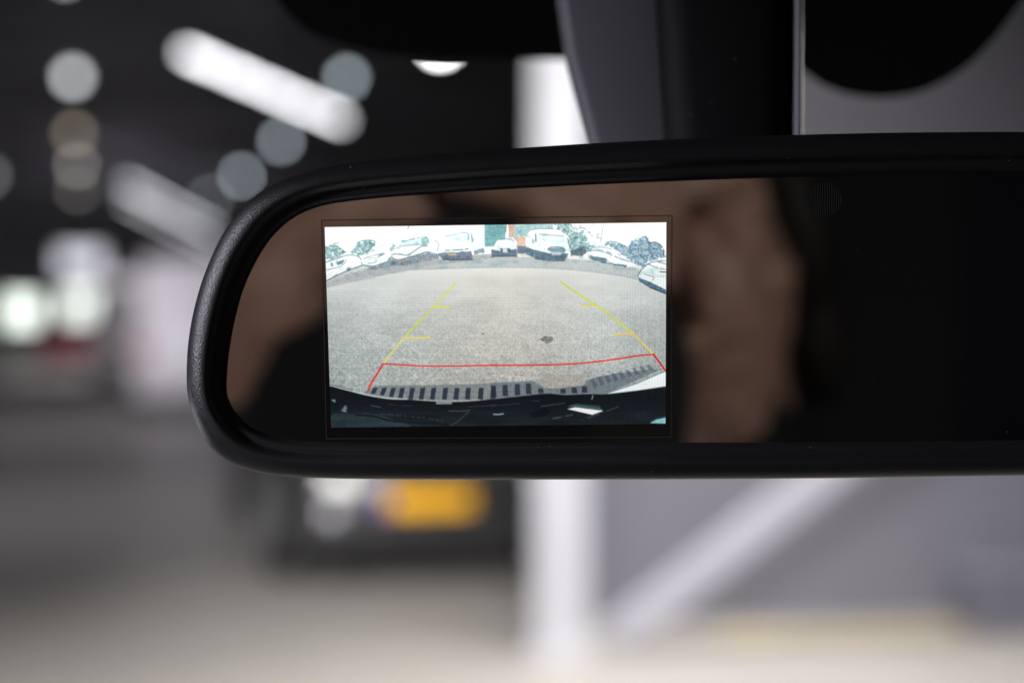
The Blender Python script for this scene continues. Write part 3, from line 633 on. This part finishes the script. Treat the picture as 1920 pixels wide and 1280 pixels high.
line(A2((460, 465), (600, 485), (760, 487)), (52, 76, 98), 1.8, .8); line(A2((450, 380), (445, 460)), (190, 214, 220), 1.2, .8)
# pale saloon
poly(A2((980, 400), (1060, 360), (1150, 350), (1270, 380), (1360, 470), (1450, 510), (1400, 560), (1250, 530), (1020, 450)), W_)
poly(A2((1010, 430), (1180, 460), (1240, 510), (1400, 530), (1390, 556), (1240, 525), (1140, 510), (1010, 465)), (92, 122, 140), .9, .4, 2)
line(A2((985, 395), (1060, 380), (1200, 410), (1330, 465), (1440, 500)), OUT, 1.2, .9, .2); line(A2((1050, 360), (1160, 350), (1270, 385), (1340, 450)), OUT, 1, .7, .3)
poly(A2((1080, 365), (1150, 372), (1170, 405), (1090, 385)), TEAL, .7); poly(A2((1185, 385), (1235, 395), (1250, 415), (1190, 405)), TEAL, .7)
poly(A2((1190, 480), (1225, 480), (1225, 515), (1190, 515)), (220, 230, 234), .9); poly(A2((1000, 430), (1030, 430), (1030, 465), (1000, 460)), (210, 220, 226), .8)
# white car at the right edge
poly(A2((1510, 640), (1560, 570), (1660, 500), (1800, 480), (1810, 790), (1540, 665)), W_); line(A2((1510, 645), (1555, 575), (1650, 505), (1800, 488)), OUT, 1.2, .9, .1)
line(A2((1610, 520), (1720, 560), (1800, 580)), OUT, 1.2, .9, .2); line(A2((1740, 600), (1800, 605)), (40, 50, 60), 2, .9); line(A2((1580, 625), (1680, 660), (1660, 690)), OUT, 1, .8, .2); line(A2((1720, 500), (1800, 520)), OUT, 1.2, .9)
poly(A2((1520, 660), (1650, 710), (1800, 785), (1800, 830), (1640, 770), (1530, 700)), (84, 118, 144), .95, .4, 1.5); line(A2((1650, 765), (1800, 825)), (40, 56, 76), 2, .7)
# drain cover and stain
poly(A4((500, 195), (560, 165), (640, 175), (650, 205), (600, 235), (580, 250), (550, 225)), (118, 124, 116), .8, .5, 2); poly(A3((1755, 135), (1800, 138), (1795, 150), (1765, 148)), (110, 108, 110), .7)
# compression scraps: short broken strokes and pale blotches over the parked row
rs_ = np.random.default_rng(12)
for k in range(230):
    x = rs_.uniform(612, 1246); yh = 470 + ((x - 940) / 320) ** 2 * 34; y = yh + rs_.uniform(-38, 16)
    a_ = rs_.normal(0, .35) + (x - 940) / 900; l_ = rs_.uniform(2, 8)
    c_ = [(70, 100, 112), (120, 160, 165), (255, 255, 255), (150, 150, 170), (214, 226, 226)][rs_.integers(5)]
    line([(x, y), (x + l_ * math.cos(a_), y + l_ * math.sin(a_))], c_, rs_.uniform(.6, 1.6), rs_.uniform(.25, .6))
bl = np.clip(vnoise(11, 7, 41) - .52, 0, 1) * (PY > 425) * (PY < 520) * (np.abs(PY - 466 - ((PX - 940) / 320) ** 2 * 34) < 34); IMG *= (1 - bl[..., None] * np.array([.34, .18, .16]))
# guide lines
YL = (228, 238, 96); YO = (250, 230, 124)
line(A1((1485, 740), (1380, 855), (1260, 980), (1100, 1150), (975, 1279)), YL, 2.8, .97); line(A3((1110, 0), (960, 175)), YL, 3.0, .97)
line(A3((955, 180), (860, 290), (725, 460)), YO, 3.2, .97); line(A1((1260, 988), (1435, 988)), YL, 2.8, .97); line(A3((965, 190), (1215, 187)), YO, 3.4000000000000004, .97)
line(A2((720, 705), (900, 830), (1090, 945), (1300, 1110), (1420, 1200)), (220, 232, 66), 2.9, .96); line(A2((935, 942), (1090, 942)), (232, 226, 76), 2.8, .92); line(A4((1290, 0), (1440, 120)), (230, 232, 80), 3, .96)
line(A4((1440, 125), (1475, 145), (1580, 255), (1670, 350)), (252, 220, 96), 3.1, .97, 0, False); line(A4((1265, 140), (1460, 140)), (252, 214, 116), 3.4, .95)
# car bumper shadow teeth
poly(A3((520, 760), (600, 720), (640, 690), (1100, 688), (1700, 672), (1917, 655), (1917, 830), (1400, 850), (960, 830), (560, 790)), (120, 132, 134), .75, .25)
poly(A4((0, 655), (60, 640), (300, 630), (430, 622), (500, 660), (560, 700), (700, 700), (960, 665), (980, 620), (1100, 580), (1300, 545), (1600, 510), (1760, 500), (1195, 755), (700, 765), (300, 780), (0, 810)), (112, 124, 132), .85, .25)
poly(A4((500, 610), (560, 690), (760, 690), (950, 660), (980, 610), (1090, 575), (1000, 560), (600, 560)), (178, 174, 166), .75, .3)
DK = (46, 50, 66)
for i, x in enumerate((650, 745, 840, 935, 1040, 1150, 1265, 1390, 1510, 1630, 1765, 1895)):
    sl = 60 - i * 4.5; yb = 770 + min(i, 4) * 15
    poly(A3((x - 30, 715), (x + 22, 712), (x + 22 - sl * .6, yb + 10), (x - 42 - sl * .4 + 8, yb + 5)), DK, .9)
for x, y0_, y1_ in ((30, 670, 790), (150, 665, 780), (275, 655, 770), (390, 650, 760), (515, 700, 750), (745, 705, 752), (860, 690, 748), (965, 680, 745)):
    poly(A4((x - 28, y0_), (x + 22, y0_), (x + 30, y1_), (x - 28, y1_)), DK, .85)
for k in range(9):
    x = 1050 + k * 72; y = 655 - k * 18
    poly(A4((x - 28, y - 50), (x + 2, y - 58), (x + 50, y + 20 - k * 4), (x + 10, y + 42 - k * 4)), (76, 88, 104), .55)
# red guide lines
RED = (236, 62, 52)
# own bumper: dark area
edge = A3((165, 685), (350, 735), (560, 785), (800, 822), (980, 835), (1200, 852), (1450, 862), (1700, 850), (1917, 825)) + A4((0, 812), (300, 780), (590, 752), (740, 765), (1000, 758), (1195, 757), (1500, 722), (1800, 680))
es = [tuple(p) for p in cr(edge, 5, False)]
poly(es + [(1260, 810), (600, 810)], (21, 25, 30), 1, .25)
line(es, (150, 164, 160), 1.0, .5)
poly(A3((165, 990), (560, 975), (700, 1000), (1000, 1110), (1040, 1150), (165, 1150)), (36, 46, 52), .9, .3, 3); poly(A3((165, 850), (260, 880), (260, 960), (165, 1010)), (12, 24, 28), .9)
line(A3((165, 688), (350, 738), (560, 790), (800, 828), (975, 832)), (232, 246, 250), 1.9, .95); line(A3((165, 680), (400, 742)), (20, 24, 30), 1.2, .8)
poly(A3((1285, 858), (1450, 858), (1450, 884), (1285, 884)), (130, 146, 150)); line(A3((1285, 882), (1450, 882)), (205, 215, 215), 1, .9)
line(A3((440, 1000), (600, 1010), (800, 1060), (1100, 1085), (1400, 1100)), (10, 14, 18), 3.4, .9); line(A3((700, 990), (1000, 1015), (1350, 1060)), (56, 66, 68), 2.2, .7, .25)
line(A3((540, 885), (620, 905), (700, 918)), (130, 142, 144), 1, .8, .35); line(A3((700, 880), (1070, 910)), (70, 84, 92), .9, .6, .35)
line(A3((1420, 957), (1590, 957), (1640, 945)), (120, 134, 134), 1.1, .8); line(A3((1630, 965), (1520, 1060), (1440, 1110)), (62, 74, 76), 2.2, .7); line(A3((1620, 915), (1917, 895)), (80, 90, 90), .9, .7)
poly(A3((175, 840), (215, 840), (220, 870), (180, 860)), (150, 176, 176), .7, .5, 3); poly(A3((310, 905), (345, 905), (340, 970), (270, 955)), (150, 166, 166), .7, .6, 3)
line(A4((0, 880), (300, 855)), (86, 96, 98), .9, .7); line(A4((420, 832), (500, 826)), (90, 100, 104), 1, .7); line(A4((520, 885), (760, 850)), (110, 122, 122), 1, .8)
line(A4((30, 966), (80, 968), (130, 960)), (190, 222, 226), 2, .9); line(A4((640, 1010), (840, 972)), (130, 146, 150), 1.2, .8, .1); line(A4((930, 1025), (1080, 975), (1310, 890)), (130, 142, 146), .9, .8, .25)
poly(A4((400, 950), (560, 900), (620, 930), (560, 990), (420, 1010)), (12, 14, 20), .8); line(A4((1050, 775), (1040, 812)), (150, 190, 186), 1.8, .9)
poly(A4((800, 880), (870, 855), (1120, 880), (1150, 925)), (60, 80, 84), .8); poly(A4((785, 912), (870, 893), (1160, 930), (1045, 972)), (252, 255, 255)); line(A4((800, 888), (870, 880), (1140, 915)), (120, 170, 170), .9, .8)
poly(A4((1195, 755), (1500, 655), (1810, 520), (1810, 675), (1500, 722)), (249, 254, 255)); line(A4((1195, 750), (1500, 648), (1800, 522)), (80, 140, 160), 1.4, .9)
poly(A4((1635, 1058), (1700, 1020), (1800, 998), (1800, 1062)), (150, 205, 215)); line(A4((1640, 1040), (1720, 1000), (1800, 985)), (24, 70, 96), 1.6, .8)
line(A3((725, 462), (900, 470), (1200, 485), (1600, 481), (1917, 475)), RED, 2.7, 1); line(A4((0, 464), (400, 462), (800, 452), (1100, 425), (1350, 390), (1560, 360), (1675, 352)), RED, 2.9, 1)
line(A3((722, 465), (655, 575), (600, 665), (565, 742)), RED, 3.6, 1); line(A4((1672, 350), (1740, 440), (1800, 525)), (232, 44, 50), 3.4, 1)
# the feed is soft and over-sharpened, bright parts bleed
def blur(a, n):
    for ax in (0, 1):
        k = np.ones(n) / n; a = np.apply_along_axis(lambda v: np.convolve(np.pad(v, n // 2, mode='edge'), k, 'valid'), ax, a)
    return a
soft = np.stack([blur(IMG[..., c], 3) for c in range(3)], -1); top_ = np.clip((520 - PY) / 25, 0, 1)[..., None]
IMG[:] = IMG * (1 - .7 * top_) + soft * .7 * top_
bot_ = np.clip((PY - 700) / 15, 0, 1)[..., None]; IMG[:] = IMG * (1 - .5 * bot_) + soft * .5 * bot_
brt = blur(blur(np.clip(IMG.mean(-1) - .75, 0, 1), 31), 31)
IMG += brt[..., None] * np.array([.55, .62, .62]) * (.3 + .7 * top_)
pat = (vnoise(60, 22, 31) - .5) * .055 + (vnoise(25, 9, 33) - .5) * .05
IMG *= (1 + pat * np.clip((PY - 510) / 20, 0, 1) * np.clip((725 - PY) / 20, 0, 1))[..., None]
blk = np.clip((PY - 745) / 30, 0, 1) * (IMG.mean(-1) < .25); IMG += (blk * (.02 + .07 * vnoise(40, 9, 35) * np.clip((PY - 750) / 50, 0, 1)))[..., None] * np.array([.7, 1, 1.05])
# pixel lattice of the panel
per = 3.05
hm = .5 + .5 * np.sin(PX / 31. + np.sin(PY / 41.) * 1.2); vm = .5 + .5 * np.sin(PY / 37. + PX / 190.)
wr = np.clip((PX - 900) / 350, 0, 1)
lat = 1 - (.05 + .11 * (1 - wr) * (.4 + .6 * vm)) * (.5 + .5 * np.cos(2 * PI * PY / per)) - (.05 + .11 * wr * (.4 + .6 * hm)) * (.5 + .5 * np.cos(2 * PI * PX / 2.92))
lat += .025 * (np.sin(2 * PI * PX / 12.3) * wr + np.sin(2 * PI * PY / 11.0) * (1 - wr)) * np.clip(.95 - IMG.mean(-1), 0, .35) / .35
SKY = IMG.mean(-1) * (PY < 500)
lat = np.where(SKY > .93, 1 - (1 - lat) * .2, lat)
IMG *= lat[..., None]
IMG = np.clip(IMG, 0, 1)
LIN = np.where(IMG <= .04045, IMG / 12.92, ((IMG + .055) / 1.055) ** 2.4)
LIN = LIN * np.where(LIN.mean(-1, keepdims=True) > .9, 1.06, 1.0)
# mesh of the panel
f0 = np.array(FN); Rv = np.stack([(PX - 960) / FPX, cp_ - (640 - PY) / FPX * sp_, sp_ + (640 - PY) / FPX * cp_], -1)
kk = PD / (Rv @ f0); POS = np.array(CAM) + Rv * kk[..., None] - f0 * .00030 - np.array(RL)
nv = (NX + 1) * (NY + 1)
me = bpy.data.meshes.new('display_picture'); me.vertices.add(nv); me.vertices.foreach_set('co', POS.reshape(-1).astype(np.float32))
i0 = (np.arange(NY)[:, None] * (NX + 1) + np.arange(NX)[None]).reshape(-1)
F = np.stack([i0, i0 + NX + 1, i0 + NX + 2, i0 + 1], -1).reshape(-1)
me.loops.add(len(F)); me.loops.foreach_set('vertex_index', F.astype(np.int32)); me.polygons.add(len(i0)); me.polygons.foreach_set('loop_start', (np.arange(len(i0)) * 4).astype(np.int32))
me.update(calc_edges=True); me.validate()
ca = me.color_attributes.new('picture', 'FLOAT_COLOR', 'POINT'); ca.data.foreach_set('color', np.concatenate([LIN.reshape(-1, 3), np.ones((nv, 1))], 1).reshape(-1).astype(np.float32))
ms = bpy.data.materials.new('lit_display'); ms.use_nodes = True; nt = ms.node_tree; N = nt.nodes; b = N['Principled BSDF']
at_ = N.new('ShaderNodeAttribute'); at_.attribute_name = 'picture'; em = N.new('ShaderNodeEmission'); nt.links.new(at_.outputs['Color'], em.inputs[0]); em.inputs[1].default_value = 1.0
gl = N.new('ShaderNodeBsdfGlossy'); gl.inputs[0].default_value = (.06, .06, .06, 1); gl.inputs['Roughness'].default_value = .03; N.remove(b)
ad = N.new('ShaderNodeAddShader'); nt.links.new(em.outputs[0], ad.inputs[0]); nt.links.new(gl.outputs[0], ad.inputs[1]); nt.links.new(ad.outputs[0], N['Material Output'].inputs[0])
me.materials.append(ms); dp = bpy.data.objects.new('display_picture', me); C.objects.link(dp); dp.parent = mir

# ------------------------------------------------------------ the photographer and camera that the glass reflects
m_cb = mat('black_camera_body', (0.006, 0.006, 0.007), .5, bump=.3, bscale=900)
LCM = Vector((0, -.1, CAM.z))
pc = thing('photo_camera', 'black camera held up in front of the face, reflected in the mirror glass', 'camera', LCM)
bm = bmesh.new(); box(bm, -.065, .065, -.125, -.082, CAM.z - .075, CAM.z + .050, .012, 3); link('camera_body', shift(bm, -LCM), m_cb, pc, False)
bm = bmesh.new(); cyl(bm, (0, -.083, CAM.z), (0, -.03, CAM.z), .036, .034, 48); cyl(bm, (0, -.03, CAM.z), (0, -.012, CAM.z), .037, .037, 48); link('lens', shift(bm, -LCM), m_cb, pc)
bm = bmesh.new(); box(bm, -.036, .056, -.13, -.084, CAM.z + .0505, CAM.z + .076, .010, 3); link('viewfinder', shift(bm, -LCM), m_cb, pc)
bm = bmesh.new(); cyl(bm, (-.052, -.10, CAM.z + .0505), (-.052, -.10, CAM.z + .058), .012, n=24); link('dial', shift(bm, -LCM), m_cb, pc)
bm = bmesh.new(); sp_pts = cr([(.078, -.079, .036), (.088, -.056, .0), (.093, -.050, -.05), (.090, -.055, -.12), (.080, -.075, -.22), (.07, -.12, -.32)], 8, False); RR = []
for i_, q_ in enumerate(sp_pts):
    hw = .006 + .021 * min(1, i_ / 14); RR.append([bm.verts.new(Vector(q_) + Vector((dx * hw, dy, CAM.z))) for dx, dy in ((-1, 0), (1, 0), (1, -.002), (-1, -.002))])
for a_, b_ in zip(RR[:-1], RR[1:]):
    for j in range(4): bm.faces.new((a_[j], a_[(j + 1) % 4], b_[(j + 1) % 4], b_[j]))
bm.faces.new(RR[0]); bm.faces.new(RR[-1]); link('added_dark_strap', shift(bm, -LCM), mat('added_strap_black', (.008, .008, .008), .8, bump=.4, bscale=1500), pc)  # strap added to darken the lower part of the reflected skin
m_skin = mat('warm_skin', (0.43, 0.265, 0.205), .5, noise=.06, nscale=30)
b = m_skin.node_tree.nodes['Principled BSDF']; b.inputs['Subsurface Weight'].default_value = .08; b.inputs['Subsurface Radius'].default_value = (.02, .008, .004)
H = behind(1268, 480, .89)                                     # head centre
PL = Vector((H.x, H.y - .05, .95))
per_ = thing('person', 'person in a dark jacket holding a black camera, reflected in the mirror glass', 'person', PL)
def headp(x, y, z):                                             # head space: y forward, tilted a little
    v = Matrix.Rotation(math.radians(-17), 3, 'Y') @ Matrix.Rotation(math.radians(4), 3, 'Z') @ Vector((x, y, z)); return H + v
bm = bmesh.new(); RT = Matrix.Rotation(math.radians(-17), 3, 'Y')
ellip(bm, headp(0, -.025, .03), (.074, .094, .088), RT); ellip(bm, headp(0, .012, -.02), (.064, .070, .080), RT); ellip(bm, headp(0, .022, -.066), (.046, .056, .046), RT)
ellip(bm, headp(0, .056, -.098), (.021, .022, .018), RT)
for s in (-1, 1):
    ellip(bm, headp(s * .036, .056, -.022), (.024, .022, .02), RT); ellip(bm, headp(s * .032, .074, .022), (.022, .010, .008), RT)
    ellip(bm, headp(s * .031, .066, .004), (.0145, .013, .012), RT); ellip(bm, headp(s * .074, -.01, -.005), (.008, .018, .030), RT)
    ellip(bm, headp(s * .009, .093, -.030), (.009, .009, .008), RT)
capsule(bm, headp(0, .082, .012), headp(0, .100, -.026), .008, .012); ellip(bm, headp(0, .080, -.056), (.024, .010, .006), RT); ellip(bm, headp(0, .078, -.066), (.021, .010, .006), RT)
nb = Vector((H.x + .055, H.y - .06, CAM.z - .20)); capsule(bm, headp(0, -.02, -.06), nb, .052, .058)
ch = nb + Vector((0, -.01, -.15)); ellip(bm, ch, (.16, .095, .17)); ellip(bm, ch + Vector((0, 0, -.25)), (.145, .09, .2))
def fingers(base, dirs, s):
    # base: wrist; palm to knuckles, then 4 curled fingers and a thumb
    wrist, palm, kn, fdir, curl = dirs
    pass
def hand(wr, pc_, across, fwd, down, s):
    """wr wrist, pc_ palm centre, across = index->little direction, fwd = finger direction, down = curl direction"""
    across, fwd, down = across.normalized(), fwd.normalized(), down.normalized()
    capsule(bm, wr, pc_ - fwd * .02, .026, .028)
    for k in range(4):
        o = (k - 1.5) * .0195; kn = pc_ + across * o + fwd * (.036 - abs(k - 1.2) * .004)
        capsule(bm, pc_ + across * o * .8 - fwd * .025, kn, .014, .0115)
        ln = (.042, .047, .044, .034)[k]
        p1 = kn + (fwd * .92 + down * .38) * ln; p2 = p1 + (fwd * .55 + down * .83) * ln * .62; p3 = p2 + (fwd * .2 + down * .98) * ln * .45
        capsule(bm, kn, p1, .0108, .0095, 12); capsule(bm, p1, p2, .0095, .0088, 12); capsule(bm, p2, p3, .0088, .0075, 12)
    tb = pc_ - fwd * .028 - across * .026; t1 = tb - across * .022 + fwd * .022 + down * .018; t2 = t1 + fwd * .026 - across * .006 + down * .014; t3 = t2 + fwd * .022 + down * .006
    capsule(bm, tb, t1, .016, .013, 12); capsule(bm, t1, t2, .012, .0105, 12); capsule(bm, t2, t3, .0105, .0085, 12)
# left hand: over the left end of the camera, fingers across its front face
pl_ = Vector((-.098, -.072, CAM.z + .012)); wl_ = Vector((-.145, -.105, CAM.z - .055))
hand(wl_, pl_, Vector((.35, .1, -.93)), Vector((.86, .12, .5)), Vector((.25, -.97, -.1)), -1)
pr_ = Vector((.088, -.10, CAM.z + .020)); wr_ = Vector((.13, -.13, CAM.z - .045))
hand(wr_, pr_, Vector((-.3, .1, -.93)), Vector((-.5, .75, .42)), Vector((-.8, -.6, 0)), 1)
for s, wj in ((-1, wl_), (1, wr_)):
    sh = ch + Vector((s * .165, 0, .06)); el = Vector((H.x * .3 + s * .27, -.20, CAM.z - .30))
    capsule(bm, sh, el, .048, .040); capsule(bm, el, wj, .040, .026); capsule(bm, ch + Vector((0, 0, .08)), sh, .07, .055)
bo_ = link('body', shift(bm, -PL), m_skin, per_, True)
rm = bo_.modifiers.new('r', 'REMESH'); rm.mode = 'VOXEL'; rm.voxel_size = .003; rm.use_smooth_shade = True
sm = bo_.modifiers.new('s', 'SMOOTH'); sm.iterations = 5; sm.factor = .5
# eyelids are closed; brows only
for s in (-1, 1):
    bm = bmesh.new(); capsule(bm, headp(s * .018, .080, .028), headp(s * .046, .070, .029), .003, .002, 8); link('eyebrow', shift(bm, -PL), mat('brow_hair', (.22, .13, .10), .8), per_, True)
# hair
m_hair = mat('dark_hair', (0.010, 0.008, 0.007), .55, bump=.6, bscale=400, bdist=.003)
bm = bmesh.new(); ellip(bm, headp(0, -.035, .052), (.086, .098, .088), RT)
ellip(bm, headp(.072, -.008, .01), (.022, .05, .07), RT); ellip(bm, headp(-.072, -.015, .01), (.018, .05, .06), RT); ellip(bm, headp(.04, .04, .085), (.055, .045, .03), RT); ellip(bm, headp(-.03, .035, .09), (.05, .045, .028), RT); ellip(bm, headp(.075, -.06, -.04), (.03, .045, .09), RT); ellip(bm, headp(0, -.08, -.03), (.07, .045, .09), RT)
hr = link('hair', shift(bm, -PL), m_hair, per_, True); rm = hr.modifiers.new('r', 'REMESH'); rm.mode = 'VOXEL'; rm.voxel_size = .004; rm.use_smooth_shade = True
# jacket
m_jack = mat('dark_jacket_cloth', (0.009, 0.009, 0.012), .85, noise=.2, nscale=40, bump=.5, bscale=60, bdist=.004)
bm = bmesh.new(); ellip(bm, ch, (.185, .118, .165)); ellip(bm, ch + Vector((0, 0, -.25)), (.17, .115, .22)); capsule(bm, nb + Vector((-.02, -.005, .075)), nb + Vector((0, -.01, -.08)), .064, .10)
for s, wj in ((-1, wl_), (1, wr_)):
    sh = ch + Vector((s * .17, 0, .06)); el = Vector((H.x * .3 + s * .27, -.20, CAM.z - .30)); cu = el + (wj - el) * (.88 if s < 0 else .74)
    capsule(bm, sh, el, .068, .056); capsule(bm, el, cu, .056, .040); capsule(bm, ch + Vector((0, 0, .075)), sh, .095, .072)
jk = link('jacket', shift(bm, -PL), m_jack, per_, True); rm = jk.modifiers.new('r', 'REMESH'); rm.mode = 'VOXEL'; rm.voxel_size = .006; rm.use_smooth_shade = True
